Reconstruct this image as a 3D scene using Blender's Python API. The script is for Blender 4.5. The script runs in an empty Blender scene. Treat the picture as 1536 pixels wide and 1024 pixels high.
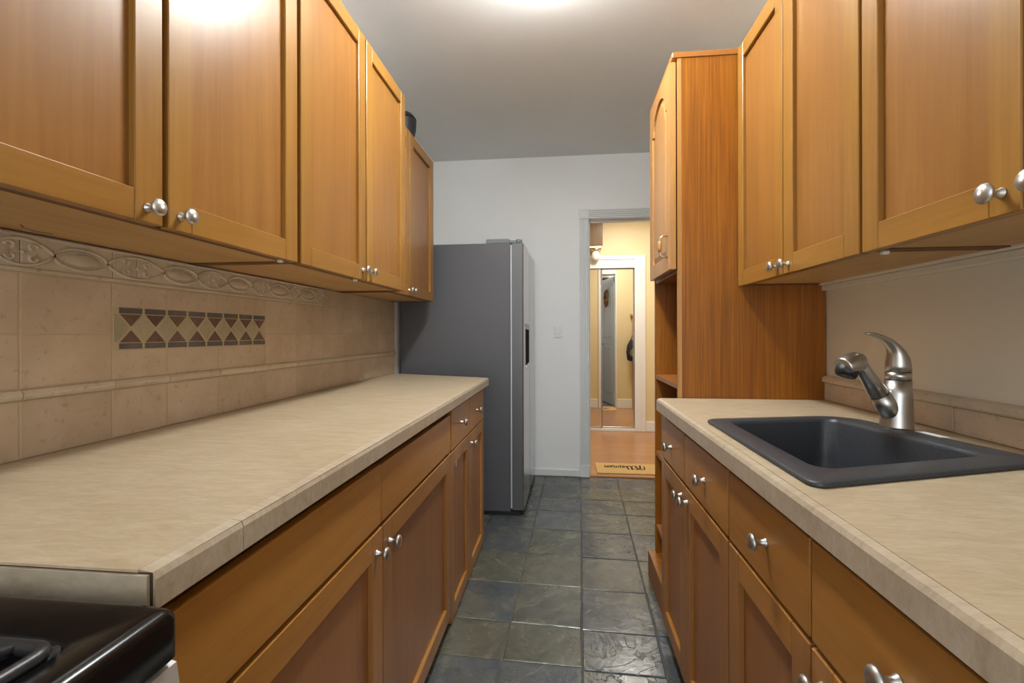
import bpy, bmesh, math, random
from mathutils import Vector, Matrix
random.seed(7)
sc = bpy.context.scene
COL = sc.collection
PI = math.pi

# ------------------------------------------------------------------ materials
def new_mat(name):
    m = bpy.data.materials.new(name); m.use_nodes = True
    nt = m.node_tree; nt.nodes.clear()
    out = nt.nodes.new('ShaderNodeOutputMaterial')
    b = nt.nodes.new('ShaderNodeBsdfPrincipled')
    nt.links.new(b.outputs[0], out.inputs[0])
    return m, nt, b

def setp(b, **k):
    names = {'color': 'Base Color', 'rough': 'Roughness', 'metal': 'Metallic', 'spec': 'Specular IOR Level',
             'coat': 'Coat Weight', 'coat_rough': 'Coat Roughness', 'trans': 'Transmission Weight', 'ior': 'IOR',
             'ecol': 'Emission Color', 'estr': 'Emission Strength', 'aniso': 'Anisotropic'}
    for a, v in k.items():
        i = b.inputs[names[a]]
        if isinstance(v, tuple) and len(v) == 3: v = (*v, 1)
        i.default_value = v

def plain(name, color, rough=.5, metal=0, **k):
    m, nt, b = new_mat(name); setp(b, color=color, rough=rough, metal=metal, **k); return m

def N(nt, t, **k):
    n = nt.nodes.new(t)
    for a, v in k.items(): setattr(n, a, v)
    return n

def mapped(nt, scale, rand=0.0, coord='Object'):
    tc = N(nt, 'ShaderNodeTexCoord'); mp = N(nt, 'ShaderNodeMapping')
    mp.inputs['Scale'].default_value = scale
    nt.links.new(tc.outputs[coord], mp.inputs[0])
    if rand:
        oi = N(nt, 'ShaderNodeObjectInfo'); mu = N(nt, 'ShaderNodeMath', operation='MULTIPLY')
        mu.inputs[1].default_value = rand
        nt.links.new(oi.outputs['Random'], mu.inputs[0])
        nt.links.new(mu.outputs[0], mp.inputs['Location'])
    return mp.outputs[0]

def noise(nt, vec, scale, detail=4, rough=.55, dist=0):
    n = N(nt, 'ShaderNodeTexNoise')
    n.inputs['Scale'].default_value = scale; n.inputs['Detail'].default_value = detail
    n.inputs['Roughness'].default_value = rough; n.inputs['Distortion'].default_value = dist
    if vec is not None: nt.links.new(vec, n.inputs['Vector'])
    return n.outputs['Fac']

def ramp(nt, fac, stops):
    r = N(nt, 'ShaderNodeValToRGB'); e = r.color_ramp.elements
    while len(e) < len(stops): e.new(.5)
    for i, (p, c) in enumerate(stops):
        e[i].position = p; e[i].color = (*c, 1) if len(c) == 3 else c
    nt.links.new(fac, r.inputs[0]); return r.outputs[0]

def mixc(nt, fac, a, b, mode='MIX'):
    m = N(nt, 'ShaderNodeMix', data_type='RGBA', blend_type=mode)
    for s, v in ((0, fac), (6, a), (7, b)):
        if hasattr(v, 'links'): nt.links.new(v, m.inputs[s])
        else: m.inputs[s].default_value = v if s == 0 else (*v, 1)
    return m.outputs[2]

def bump(nt, b, h, strength=.2, dist=.01):
    n = N(nt, 'ShaderNodeBump'); n.inputs['Strength'].default_value = strength; n.inputs['Distance'].default_value = dist
    nt.links.new(h, n.inputs['Height']); nt.links.new(n.outputs[0], b.inputs['Normal'])

def wood(name, light, dark, axis='z', rough=.33, coat=.14, grain=1.0, streak=.12, var=.14):
    m, nt, b = new_mat(name)
    lo, hi = .9, 13 * grain
    sc_ = {'z': (hi, hi, lo), 'y': (hi, lo, hi), 'x': (lo, hi, hi)}[axis]
    v = mapped(nt, sc_, 37.0)
    n1 = noise(nt, v, 1.4, 6, .6, .9)
    c = ramp(nt, n1, [(.28, dark), (.72, light)])
    sc2 = tuple(s * (7 if s > 1 else 2.2) for s in sc_)
    n2 = noise(nt, mapped(nt, sc2, 11.0), 1.2, 4, .7)
    d = ramp(nt, n2, [(.3, (1 - streak,) * 3), (.62, (1, 1, 1))])
    c = mixc(nt, 1.0, c, d, 'MULTIPLY')
    # blotchy stain
    n3 = noise(nt, mapped(nt, (1, 1, 1), 5.0), 2.6, 3, .5)
    c = mixc(nt, .5, c, ramp(nt, n3, [(.3, (.80, .74, .70)), (.7, (1.0, 1.0, 1.0))]), 'MULTIPLY')
    oi = N(nt, 'ShaderNodeObjectInfo')
    r = ramp(nt, oi.outputs['Random'], [(0, (1 - var, 1 - var * 1.2, 1 - var * 1.3)), (1, (1, 1, 1))])
    c = mixc(nt, 1.0, c, r, 'MULTIPLY')
    nt.links.new(c, b.inputs['Base Color'])
    setp(b, rough=rough, coat=coat, coat_rough=.22, spec=.38)
    bump(nt, b, n2, .06, .002)
    return m

WL, WD = (.385, .190, .036), (.30, .138, .023)
M = {}
M['wood'] = wood('honey maple vertical', WL, WD, 'z')
M['wood_h'] = wood('honey maple horizontal', WL, WD, 'y')
M['wood_x'] = wood('honey maple depthwise', (.50, .26, .09), (.40, .19, .06), 'x', rough=.45, coat=.05)
BL, BD = (.47, .215, .064), (.38, .165, .044)
M['bwood'] = wood('stained base maple vertical', BL, BD, 'z', rough=.38)
M['bwood_h'] = wood('stained base maple horizontal', (.51, .24, .05), (.42, .18, .033), 'y', rough=.36)
M['wood_p'] = wood('maple veneer panel', (.355, .162, .036), (.275, .116, .023), 'z')
M['bwood_p'] = wood('stained base veneer panel', (.42, .182, .060), (.335, .138, .042), 'z', rough=.38)
M['carc'] = wood('cabinet carcass wood', (.19, .078, .02), (.13, .05, .012), 'z', rough=.5, coat=0)
M['under'] = wood('cabinet underside board', (.62, .40, .17), (.52, .31, .12), 'y', rough=.5, coat=0, var=.08)
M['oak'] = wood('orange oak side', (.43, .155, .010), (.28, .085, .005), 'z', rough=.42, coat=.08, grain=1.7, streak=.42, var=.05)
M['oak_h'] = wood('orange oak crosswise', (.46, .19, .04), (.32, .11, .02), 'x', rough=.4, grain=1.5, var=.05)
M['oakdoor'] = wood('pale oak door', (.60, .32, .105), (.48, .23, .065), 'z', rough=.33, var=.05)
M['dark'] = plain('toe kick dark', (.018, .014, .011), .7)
M['nickel'] = plain('satin nickel', (.55, .535, .51), .40, 1.0)
M['brass'] = plain('aged brass', (.70, .60, .42), .28, 1.0)

def laminate(nm='beige travertine laminate', tint=(1, 1, 1)):
    m, nt, b = new_mat(nm)
    n1 = noise(nt, mapped(nt, (7, 26, 14)), 1.6, 6, .65, .8)
    n2 = noise(nt, mapped(nt, (1, 1.4, 1)), 3.5, 3, .5)
    c = ramp(nt, n1, [(.30, (.445, .35, .23)), (.55, (.525, .43, .30)), (.78, (.595, .51, .385))])
    c = mixc(nt, .45, c, ramp(nt, n2, [(.3, (.80, .75, .67)), (.7, (1, 1, 1))]), 'MULTIPLY')
    n3 = noise(nt, mapped(nt, (30, 110, 60)), 1.4, 4, .7, .6)
    c = mixc(nt, .7, c, ramp(nt, n3, [(.3, (.80, .77, .72)), (.62, (1.04, 1.04, 1.04))]), 'MULTIPLY')
    c = mixc(nt, 1, c, tint, 'MULTIPLY')
    nt.links.new(c, b.inputs['Base Color']); setp(b, rough=.38); bump(nt, b, n1, .03, .001)
    return m
M['lam'] = laminate()
M['lam_edge'] = laminate('beige laminate edge band', (.98, 1.0, 1.08))
M['core'] = plain('exposed particleboard core', (.055, .028, .012), .8)

def tile_mat(name, a, b_, c_, rough=.5):
    m, nt, b = new_mat(name)
    n1 = noise(nt, mapped(nt, (1, 1, 1)), 9, 5, .6, .3)
    n2 = noise(nt, mapped(nt, (1, 1, 1)), 55, 3, .6)
    g = N(nt, 'ShaderNodeNewGeometry')
    c = ramp(nt, n1, [(.3, a), (.52, b_), (.75, c_)])
    c = mixc(nt, 1, c, ramp(nt, g.outputs['Random Per Island'], [(0, (.90, .89, .87)), (1, (1.04, 1.03, 1.02))]), 'MULTIPLY')
    c = mixc(nt, .8, c, ramp(nt, n2, [(.28, (.72, .66, .60)), (.42, (1, 1, 1))]), 'MULTIPLY')
    nt.links.new(c, b.inputs['Base Color']); setp(b, rough=rough); bump(nt, b, n2, .08, .002)
    return m
M['tile'] = tile_mat('tan ceramic wall tile', (.49, .38, .27), (.56, .445, .325), (.62, .505, .385))
M['liner'] = tile_mat('cream liner tile', (.56, .47, .35), (.62, .53, .41), (.67, .58, .47), .45)
M['frieze'] = tile_mat('cream relief border', (.52, .43, .325), (.58, .49, .38), (.63, .54, .43), .45)
M['grout'] = plain('pale sand grout', (.50, .40, .26), .85)
M['grout_d'] = plain('dark floor grout', (.085, .082, .072), .8)
M['mos_bar'] = tile_mat('mosaic charcoal bar', (.085, .075, .070), (.13, .115, .11), (.19, .17, .16))
M['mos_brown'] = tile_mat('mosaic brown triangle', (.10, .062, .045), (.16, .10, .075), (.22, .15, .12))
M['mos_pale'] = tile_mat('mosaic pale diamond', (.36, .31, .20), (.44, .39, .27), (.50, .45, .33))

def slate():
    m, nt, b = new_mat('slate floor tile')
    g = N(nt, 'ShaderNodeNewGeometry'); rnd = g.outputs['Random Per Island']
    v = mapped(nt, (1, 1, 1))
    add = N(nt, 'ShaderNodeVectorMath', operation='ADD'); cmb = N(nt, 'ShaderNodeCombineXYZ')
    mu = N(nt, 'ShaderNodeMath', operation='MULTIPLY'); mu.inputs[1].default_value = 31
    nt.links.new(rnd, mu.inputs[0]); nt.links.new(mu.outputs[0], cmb.inputs[0]); nt.links.new(mu.outputs[0], cmb.inputs[2])
    nt.links.new(v, add.inputs[0]); nt.links.new(cmb.outputs[0], add.inputs[1]); v2 = add.outputs[0]
    base = ramp(nt, rnd, [(0, (.046, .053, .059)), (.3, (.076, .086, .096)), (.5, (.062, .071, .072)), (.72, (.108, .102, .072)), (1, (.070, .075, .057))])
    n1 = noise(nt, v2, 5, 6, .62, 1.2)
    n2 = noise(nt, v2, 22, 6, .65, .6)
    c = mixc(nt, ramp(nt, n1, [(.42, (0, 0, 0)), (.72, (.75, .75, .75))]), base, (.14, .125, .08))
    c = mixc(nt, .8, c, ramp(nt, n2, [(.25, (.55, .56, .58)), (.7, (1.25, 1.25, 1.25))]), 'MULTIPLY')
    nt.links.new(c, b.inputs['Base Color'])
    rr = ramp(nt, n1, [(.3, (.16,) * 3), (.7, (.33,) * 3)])
    nt.links.new(rr, b.inputs['Roughness'])
    n3 = noise(nt, v2, 3.2, 7, .6, 1.8)
    n4 = ramp(nt, n3, [(.38, (0, 0, 0)), (.42, (.35,) * 3), (.50, (.42,) * 3), (.53, (.75,) * 3), (.66, (.8,) * 3), (.69, (1, 1, 1))])
    hh = mixc(nt, .35, n4, n2)
    bump(nt, b, hh, .55, .006)
    return m
M['slate'] = slate()

def painted(name, color, rough=.6, bs=.04, scale=60):
    m, nt, b = new_mat(name)
    n1 = noise(nt, mapped(nt, (1, 1, 1)), scale, 3, .6)
    n2 = noise(nt, mapped(nt, (1, 1, 1)), 1.6, 3, .5)
    c = mixc(nt, .35, color, ramp(nt, n2, [(.3, tuple(x * .88 for x in color)), (.7, color)]))
    nt.links.new(c, b.inputs['Base Color']); setp(b, rough=rough); bump(nt, b, n1, bs, .004)
    return m
M['wall'] = painted('white wall paint', (.92, .92, .915), .45, .08, 40)
M['rwall'] = painted('beige wall panel paint', (.72, .67, .555), .45, .05, 30)
M['ceil'] = painted('ceiling paint', (.86, .865, .855), .6, .14, 70)
M['yellow'] = painted('hall yellow paint', (.74, .61, .36), .5)
M['trim'] = painted('white gloss trim', (.82, .82, .81), .32, .03, 30)
M['hallwood'] = wood('hall oak boards', (.52, .26, .11), (.42, .19, .075), 'x', rough=.3, coat=.3, var=0)
M['mirror'] = plain('mirror glass', (.86, .87, .86), .02, 1.0)
M['greydoor'] = painted('grey door paint', (.50, .54, .55), .4)

def steel(name, color, rough, axis):
    m, nt, b = new_mat(name)
    s = {'z': (300, 300, 2), 'y': (300, 2, 300)}[axis]
    n = noise(nt, mapped(nt, s), 1.0, 3, .6)
    rr = ramp(nt, n, [(.3, (rough * .8,) * 3), (.7, (rough * 1.25,) * 3)])
    nt.links.new(rr, b.inputs['Roughness']); setp(b, color=color, metal=1.0)
    bump(nt, b, n, .02, .0005)
    return m
M['steel'] = steel('brushed stainless', (.56, .56, .57), .24, 'z')
M['steel_d'] = steel('dark brushed stainless', (.30, .30, .31), .33, 'z')
M['steel_f'] = plain('faucet brushed nickel', (.56, .54, .51), .33, 1.0)
M['steel_p'] = plain('satin stainless panel', (.72, .72, .72), .5, .75)
M['fridge'] = painted('fridge grey side', (.092, .092, .100), .42, .12, 260)
M['doorside'] = plain('dark grey door edge', (.135, .135, .14), .42, .5)
M['hinge'] = plain('hinge cover grey', (.16, .18, .19), .45)
M['gasket'] = plain('pale door gasket', (.62, .64, .66), .5)
M['black'] = plain('black enamel', (.004, .004, .005), .2, 0, spec=.35)
M['blackm'] = plain('matte black', (.012, .012, .013), .5)
M['void'] = plain('dull black recess', (.012, .012, .014), .9, 0, spec=.05)
M['iron'] = plain('cast iron grate', (.022, .022, .024), .38)
M['switch'] = plain('switch plastic', (.82, .82, .80), .35)
M['label'] = plain('paper sticker', (.75, .75, .72), .6)
M['glass'] = plain('frosted globe glass', (.80, .80, .78), .25)
M['walnut'] = wood('dark brown box wood', (.20, .11, .028), (.14, .072, .018), 'z', rough=.5)
M['mat'] = painted('tan coir mat', (.62, .40, .15), .9, .5, 400)
M['ink'] = plain('mat ink', (.05, .03, .02), .9)
M['bag'] = plain('black bag cloth', (.02, .02, .022), .8)
M['bagg'] = plain('olive cloth', (.16, .15, .07), .8)
M['screw'] = plain('white clip', (.72, .68, .60), .5)

def sink_mat():
    m, nt, b = new_mat('charcoal granite composite')
    n = noise(nt, mapped(nt, (1, 1, 1)), 520, 2, .6)
    c = ramp(nt, n, [(.40, (.026, .030, .037)), (.62, (.046, .051, .060)), (.75, (.13, .13, .14))])
    nt.links.new(c, b.inputs['Base Color']); setp(b, rough=.42); bump(nt, b, n, .08, .0008)
    return m
M['sink'] = sink_mat()
def emit(name, col, s):
    m, nt, b = new_mat(name); setp(b, color=(.9, .9, .9), ecol=col, estr=s); return m
M['lamp'] = emit('lamp diffuser', (.96, 1.0, .985), 58.0)

# ------------------------------------------------------------------ mesh builder
class MB:
    def __init__(s): s.bm = bmesh.new()
    def box(s, x0, x1, y0, y1, z0, z1, mi=0, bev=0, seg=1):
        if x0 > x1: x0, x1 = x1, x0
        t = bmesh.new()
        vs = [t.verts.new(p) for p in ((x0, y0, z0), (x1, y0, z0), (x1, y1, z0), (x0, y1, z0), (x0, y0, z1), (x1, y0, z1), (x1, y1, z1), (x0, y1, z1))]
        for f in ((3, 2, 1, 0), (4, 5, 6, 7), (0, 1, 5, 4), (1, 2, 6, 5), (2, 3, 7, 6), (3, 0, 4, 7)): t.faces.new([vs[i] for i in f])
        if bev: bmesh.ops.bevel(t, geom=t.edges[:], offset=bev, segments=seg, affect='EDGES', profile=.5)
        return s.merge(t, mi)
    def merge(s, t, mi=0, mtx=None):
        mp = {}
        for v in t.verts: mp[v] = s.bm.verts.new(mtx @ v.co if mtx else v.co)
        for f in t.faces:
            try:
                g = s.bm.faces.new([mp[v] for v in f.verts]); g.material_index = mi; g.smooth = f.smooth
            except ValueError: pass
        t.free(); return s
    def loft(s, loops, mi=0, cap0=True, cap1=True, smooth=False, closed=True):
        L = [[s.bm.verts.new(p) for p in lp] for lp in loops]
        n = len(L[0])
        for a, b in zip(L, L[1:]):
            for i in range(n if closed else n - 1):
                j = (i + 1) % n
                f = s.bm.faces.new((a[i], a[j], b[j], b[i])); f.material_index = mi; f.smooth = smooth
        if cap0: f = s.bm.faces.new(L[0][::-1]); f.material_index = mi
        if cap1: f = s.bm.faces.new(L[-1]); f.material_index = mi
        return s
    def prism(s, poly, z0, z1, mi=0, bev=0):
        t = bmesh.new()
        a = [t.verts.new((x, y, z0)) for x, y in poly]; b = [t.verts.new((x, y, z1)) for x, y in poly]
        t.faces.new(a[::-1]); top = t.faces.new(b); n = len(a)
        for i in range(n): t.faces.new((a[i], a[(i + 1) % n], b[(i + 1) % n], b[i]))
        bmesh.ops.recalc_face_normals(t, faces=t.faces[:])
        if bev: bmesh.ops.bevel(t, geom=t.edges[:], offset=bev, segments=1, affect='EDGES')
        return s.merge(t, mi)
    def holed(s, outer, inner, d0, d1, to3, mi=0):
        """plate with a hole; 2D outlines mapped by to3(u,v,d)"""
        t = bmesh.new(); ed = []
        for lp in (outer, inner):
            vs = [t.verts.new(to3(u, v, d0)) for u, v in lp]
            ed += [t.edges.new((vs[i], vs[(i + 1) % len(vs)])) for i in range(len(vs))]
        bmesh.ops.triangle_fill(t, edges=ed, use_beauty=True)
        r = bmesh.ops.extrude_face_region(t, geom=t.faces[:])
        dv = Vector(to3(0, 0, d1)) - Vector(to3(0, 0, d0))
        for g in r['geom']:
            if isinstance(g, bmesh.types.BMVert): g.co += dv
        bmesh.ops.recalc_face_normals(t, faces=t.faces[:])
        return s.merge(t, mi)
    def lathe(s, prof, origin=(0, 0, 0), axis='z', n=28, mi=0, smooth=True, mtx=None, sx=1, sy=1):
        loops = []
        for r, h in prof:
            lp = []
            for i in range(n):
                a = 2 * PI * i / n; u, v = r * math.cos(a) * sx, r * math.sin(a) * sy
                p = {'z': (u, v, h), 'x': (h, u, v), 'y': (v, h, u)}[axis]
                p = Vector(p)
                if mtx: p = mtx @ p
                lp.append(p + Vector(origin))
            loops.append(lp)
        return s.loft(loops, mi, True, True, smooth)
    def tube(s, path, r, n=12, mi=0, smooth=True, flat=1.0, up=Vector((0, 0, 1))):
        P = [Vector(p) for p in path]; loops = []
        rs = r if isinstance(r, (list, tuple)) else [r] * len(P)
        fl = flat if isinstance(flat, (list, tuple)) else [flat] * len(P)
        for i, p in enumerate(P):
            d = (P[min(i + 1, len(P) - 1)] - P[max(i - 1, 0)]).normalized()
            a = d.cross(up)
            if a.length < 1e-3: a = d.cross(Vector((0, 1, 0)))
            a.normalize(); b = a.cross(d).normalized()
            loops.append([p + a * (math.cos(2 * PI * k / n) * rs[i]) + b * (math.sin(2 * PI * k / n) * rs[i] * fl[i]) for k in range(n)])
        return s.loft(loops, mi, True, True, smooth)
    def build(s, name, mats, parent=None, recalc=True):
        if not isinstance(mats, (list, tuple)): mats = [mats]
        if recalc: bmesh.ops.recalc_face_normals(s.bm, faces=s.bm.faces[:])
        me = bpy.data.meshes.new(name)
        if parent is not None:
            o_ = WLOC[parent]
            for v in s.bm.verts: v.co -= o_
        else:
            xs = [v.co for v in s.bm.verts]
            o_ = Vector(((min(p.x for p in xs) + max(p.x for p in xs)) / 2, (min(p.y for p in xs) + max(p.y for p in xs)) / 2, min(p.z for p in xs)))
            for v in s.bm.verts: v.co -= o_
        s.bm.to_mesh(me); s.bm.free()
        for m in mats: me.materials.append(m)
        ob = bpy.data.objects.new(name, me); COL.objects.link(ob)
        if parent is not None: ob.parent = parent; WLOC[ob] = o_
        else: ob.location = o_; WLOC[ob] = o_
        return ob
WLOC = {}

def tag(o, label, cat, group=None):
    o['label'] = label; o['category'] = cat
    if group: o['group'] = group
    return o
def thing(name, label, cat, loc, group=None):
    o = bpy.data.objects.new(name, None); COL.objects.link(o); o.empty_display_size = .1
    o.location = loc; WLOC[o] = Vector(loc)
    return tag(o, label, cat, group)
def struct(o): o['kind'] = 'structure'; return o

def rpoly(pts, rads, seg=6):
    out = []; n = len(pts)
    if not isinstance(rads, (list, tuple)): rads = [rads] * n
    for i in range(n):
        p = Vector(pts[i]); a = Vector(pts[i - 1]) - p; b = Vector(pts[(i + 1) % n]) - p
        r = rads[i]; a.normalize(); b.normalize()
        ang = a.angle(b); d = r / math.tan(ang / 2)
        c = p + (a + b).normalized() * (r / math.sin(ang / 2))
        s0 = p + a * d - c; s1 = p + b * d - c
        a0 = math.atan2(s0.y, s0.x); a1 = math.atan2(s1.y, s1.x)
        da = (a1 - a0 + PI) % (2 * PI) - PI
        for k in range(seg + 1):
            t = a0 + da * k / seg; out.append((c.x + r * math.cos(t), c.y + r * math.sin(t)))
    return out

# ------------------------------------------------------------------ camera
F, YAW, CYP = 701.28, .1104, 500.57
cam = bpy.data.cameras.new('camera'); co = bpy.data.objects.new('camera', cam); COL.objects.link(co)
cam.sensor_width = 36; cam.lens = F * 36 / 1536; cam.sensor_fit = 'HORIZONTAL'
cam.shift_y = -(512 - CYP) / 1536; cam.clip_start = .01
H = 1.1586
co.location = (0, 0, H); co.rotation_euler = (PI / 2, .0023, YAW)
sc.camera = co

# ------------------------------------------------------------------ room
XL, XR, YF, YB, ZC = -1.085, .962, 3.8316, -1.7, 2.605
HX0, HX1, HY0, HY1 = -1.2, 2.0, 3.95, 5.671
OX0, OX1, OZ = .205, .80, 2.085
struct(MB().box(XL - .1, XL, YB, YF, 0, ZC).build('wall_left', M['wall']))
struct(MB().box(XR, XR + .1, YB, YF, 0, ZC).build('wall_right', M['rwall']))
w = MB()
w.box(XL, OX0 - .012, YF, HY0 - .004, 0, ZC).box(OX1 + .012, XR, YF, HY0 - .004, 0, ZC).box(OX0 - .012, OX1 + .012, YF, HY0 - .004, OZ + .012, ZC)
struct(w.build('wall_far', M['wall']))
w = MB()   # hall face of the same wall
w.box(HX0, OX0 - .012, HY0 - .004, HY0, 0, ZC).box(OX1 + .012, HX1, HY0 - .004, HY0, 0, ZC).box(OX0 - .012, OX1 + .012, HY0 - .004, HY0, OZ + .012, ZC)
struct(w.build('wall_hall_near', M['yellow']))
WX0, WX1, WZ0, WZ1 = -.85, .75, .35, 2.3
w = MB()
w.box(XL, WX0, YB - .1, YB, 0, ZC).box(WX1, XR, YB - .1, YB, 0, ZC).box(WX0, WX1, YB - .1, YB, 0, WZ0).box(WX0, WX1, YB - .1, YB, WZ1, ZC)
struct(w.build('wall_back', M['wall']))
w = MB()
for a in (WX0, (WX0 + WX1) / 2 - .02, WX1 - .04): w.box(a, a + .04, YB - .08, YB - .04, WZ0, WZ1)
for a in (WZ0, (WZ0 + WZ1) / 2 - .02, WZ1 - .04): w.box(WX0, WX1, YB - .079, YB - .041, a, a + .04)
struct(w.build('added_fill_window', M['trim']))  # unseen window, added behind the camera to let fill light in
struct(MB().box(XL - .1, XR + .1, YB - .1, HY0 - .006, ZC, ZC + .1).build('ceiling', M['ceil']))
struct(MB().box(HX0, HX1, HY0, HY1 + .1, ZC - .02, ZC + .08).build('ceiling_hall', M['wall']))

# slate floor: every tile an island of one mesh on a grout bed
fl = MB()
fl.box(XL, XR, YB, YF - .004, -.06, -.004, 1)
rows = [-1.7, -1.4, -1.1, -.8, -.5, -.2, .1, .405, .71, 1.015, 1.322, 1.628, 1.848, 2.145, 2.449, 2.762, 3.054, 3.307, 3.56, 3.822]
ROT = .0325
for c in range(-5, 5):
    for r in range(len(rows) - 1):
        g = .0024
        off = .012 if c < 0 else 0
        sk = .03
        jj = [random.uniform(-.0015, .0015) for _ in range(4)]
        tl = random.uniform(-.0012, .0012); tr = random.uniform(-.0012, .0012)
        def pt(ci, yi, e):
            x = .008 + ci * .2845
            return x
        y0, y1 = rows[r] + g + off, rows[r + 1] - g + off
        x0, x1 = .008 + c * .2845 + g, .008 + (c + 1) * .2845 - g
        P4 = []
        for (x, y, dz) in ((x0, y0, tl), (x1, y0, tr), (x1, y1, -tl), (x0, y1, -tr)):
            xx = x + ROT * y + random.uniform(-.002, .002); yy = y - sk * (x - .008) + random.uniform(-.002, .002)
            P4.append((min(max(xx, XL + .002), XR - .002), min(max(yy, YB + .002), YF - .006), dz))
        if P4[1][0] - P4[0][0] < .02 or P4[3][1] - P4[0][1] < .02: continue
        lo = [(p[0], p[1], -.005) for p in P4]
        mid = [(p[0], p[1], p[2] - .002) for p in P4]
        cx_ = sum(p[0] for p in P4) / 4; cy_ = sum(p[1] for p in P4) / 4
        hi = [(p[0] + (.003 if p[0] < cx_ else -.003), p[1] + (.003 if p[1] < cy_ else -.003), p[2]) for p in P4]
        fl.loft([lo, mid, hi], 0, False, True)
struct(fl.build('floor', [M['slate'], M['grout_d']]))
hf = MB(); hf.box(HX0, HX1, YF + .03, HY1, -.06, 0.0)
struct(hf.build('floor_hall', M['hallwood']))
struct(MB().box(OX0, OX1, YF - .006, YF + .05, -.02, .012, 0, .004).build('trim_threshold', M['hallwood']))

# hall shell
struct(MB().box(HX0, .20, HY1, HY1 + .1, 0, ZC).box(.845, HX1, HY1, HY1 + .1, 0, ZC).box(.20, .845, HY1, HY1 + .1, 1.945, ZC).build('wall_hall_end', M['yellow']))
struct(MB().box(.2, .845, HY1 + .1, HY1 + .14, 0, 1.95).build('wall_closet_back', M['trim']))
struct(MB().box(HX0 - .1, HX0, HY0, HY1 + .1, 0, ZC).build('wall_hall_left', M['yellow']))
struct(MB().box(HX1, HX1 + .1, HY0, HY1 + .1, 0, ZC).build('wall_hall_right', M['yellow']))
b = MB(); b.box(.96, HX1, HY1 - .016, HY1, 0, .12, 0, .004); b.box(HX0, .06, HY1 - .016, HY1, 0, .12, 0, .004)
struct(b.build('baseboard_hall_end', M['trim']))
b = MB(); b.box(OX1 + .02, HX1, HY0, HY0 + .016, 0, .14, 0, .004); b.box(HX0, OX0 - .10, HY0, HY0 + .016, 0, .14, 0, .004)
struct(b.build('baseboard_hall_near', M['trim']))
b = MB(); b.box(XL, .12, YF - .014, YF, 0, .058, 0, .005)
struct(b.build('baseboard_far', M['trim']))

# door casing, fluted, with corner blocks
def fluted_v(mb, x0, x1, z0, z1, yf, d=.018):
    mb.box(x0, x1, yf - d * .55, yf, z0, z1)
    n = 5; wv = (x1 - x0) / n
    for i in range(n):
        mb.box(x0 + wv * i + .002, x0 + wv * (i + 1) - .002, yf - d, yf - d * .5, z0, z1, 0, .003)
def fluted_h(mb, x0, x1, z0, z1, yf, d=.018):
    mb.box(x0, x1, yf - d * .55, yf, z0, z1)
    n = 5; wv = (z1 - z0) / n
    for i in range(n):
        mb.box(x0, x1, yf - d, yf - d * .5, z0 + wv * i + .002, z0 + wv * (i + 1) - .002, 0, .003)
CW = .078
t = MB(); fluted_v(t, OX0 - CW, OX0, .10, OZ, YF); t.box(OX0 - CW - .003, OX0, YF - .022, YF, 0, .10, 0, .003)
fluted_v(t, OX1, OX1 + CW, .0, OZ, YF)
fluted_h(t, OX0, OX1, OZ, OZ + CW, YF)
for a in (OX0 - CW - .002, OX1): 
    t.box(a, a + CW + .002, YF - .022, YF, OZ, OZ + CW + .003, 0, .003)
    t.box(a + .014, a + CW - .012, YF - .026, YF - .02, OZ + .014, OZ + CW - .012, 0, .005)
struct(t.build('trim_1', M['trim']))
t = MB()   # jamb lining with stop
t.box(OX0 - .012, OX0, YF, HY0, 0.0, OZ).box(OX1, OX1 + .012, YF, HY0, 0.0, OZ).box(OX0 - .012, OX1 + .012, YF, HY0, OZ, OZ + .012)
t.box(OX0, OX0 + .010, YF + .045, YF + .085, 0.0, OZ).box(OX0, OX1, YF + .045, YF + .085, OZ - .014, OZ)
struct(t.build('trim_2', M['trim']))
t = MB()
t.box(OX0 - .09, OX0, HY0, HY0 + .018, 0, OZ + .09, 0, .004).box(OX1, OX1 + .018, HY0, HY0 + .012, 0, OZ + .09, 0, .003).box(OX0, OX1, HY0, HY0 + .018, OZ, OZ + .09, 0, .004)
struct(t.build('trim_hall_casing', M['trim']))

# mirrored closet: frame and two leaves
t = MB()
t.box(.832, .962, HY1 - .022, HY1, 0, 2.088, 0, .004).box(.905, .955, HY1 - .030, HY1 - .015, 0, 2.085, 0, .004)
t.box(.09, .832, HY1 - .022, HY1, 1.935, 2.088, 0, .004).box(.09, .832, HY1 - .030, HY1 - .015, 2.035, 2.083, 0, .004)
t.box(.09, .205, HY1 - .022, HY1, 0, 1.935, 0, .004)
t.box(.205, .832, HY1 - .02, HY1 + .06, 0, .032, 0, .003)
struct(t.build('trim_3', M['trim']))
def leaf(name, cx_, x0, x1, ang, hinge):
    mb = MB(); z0, z1 = .038, 1.93; y = HY1 + .012
    mb.box(x0, x1, y, y + .02, z0, z1, 0)
    fr = .010
    mb.box(x0, x0 + fr, y - .006, y + .02, z0, z1, 1, .002).box(x1 - fr, x1, y - .006, y + .02, z0, z1, 1, .002)
    mb.box(x0, x1, y - .006, y + .02, z0, z0 + fr, 1, .002).box(x0, x1, y - .006, y + .02, z1 - fr, z1, 1, .002)
    rot = Matrix.Translation((hinge, y, 0)) @ Matrix.Rotation(ang, 4, 'Z') @ Matrix.Translation((-hinge, -y, 0))
    bmesh.ops.transform(mb.bm, matrix=rot, verts=mb.bm.verts[:])
    o = mb.build(name, [M['mirror'], M['steel']]); struct(o); return o
leaf('door_1', 0, .450, .828, 0.0, .828)
leaf('door_2', 0, .215, .447, math.radians(-7.0), .215)

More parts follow.
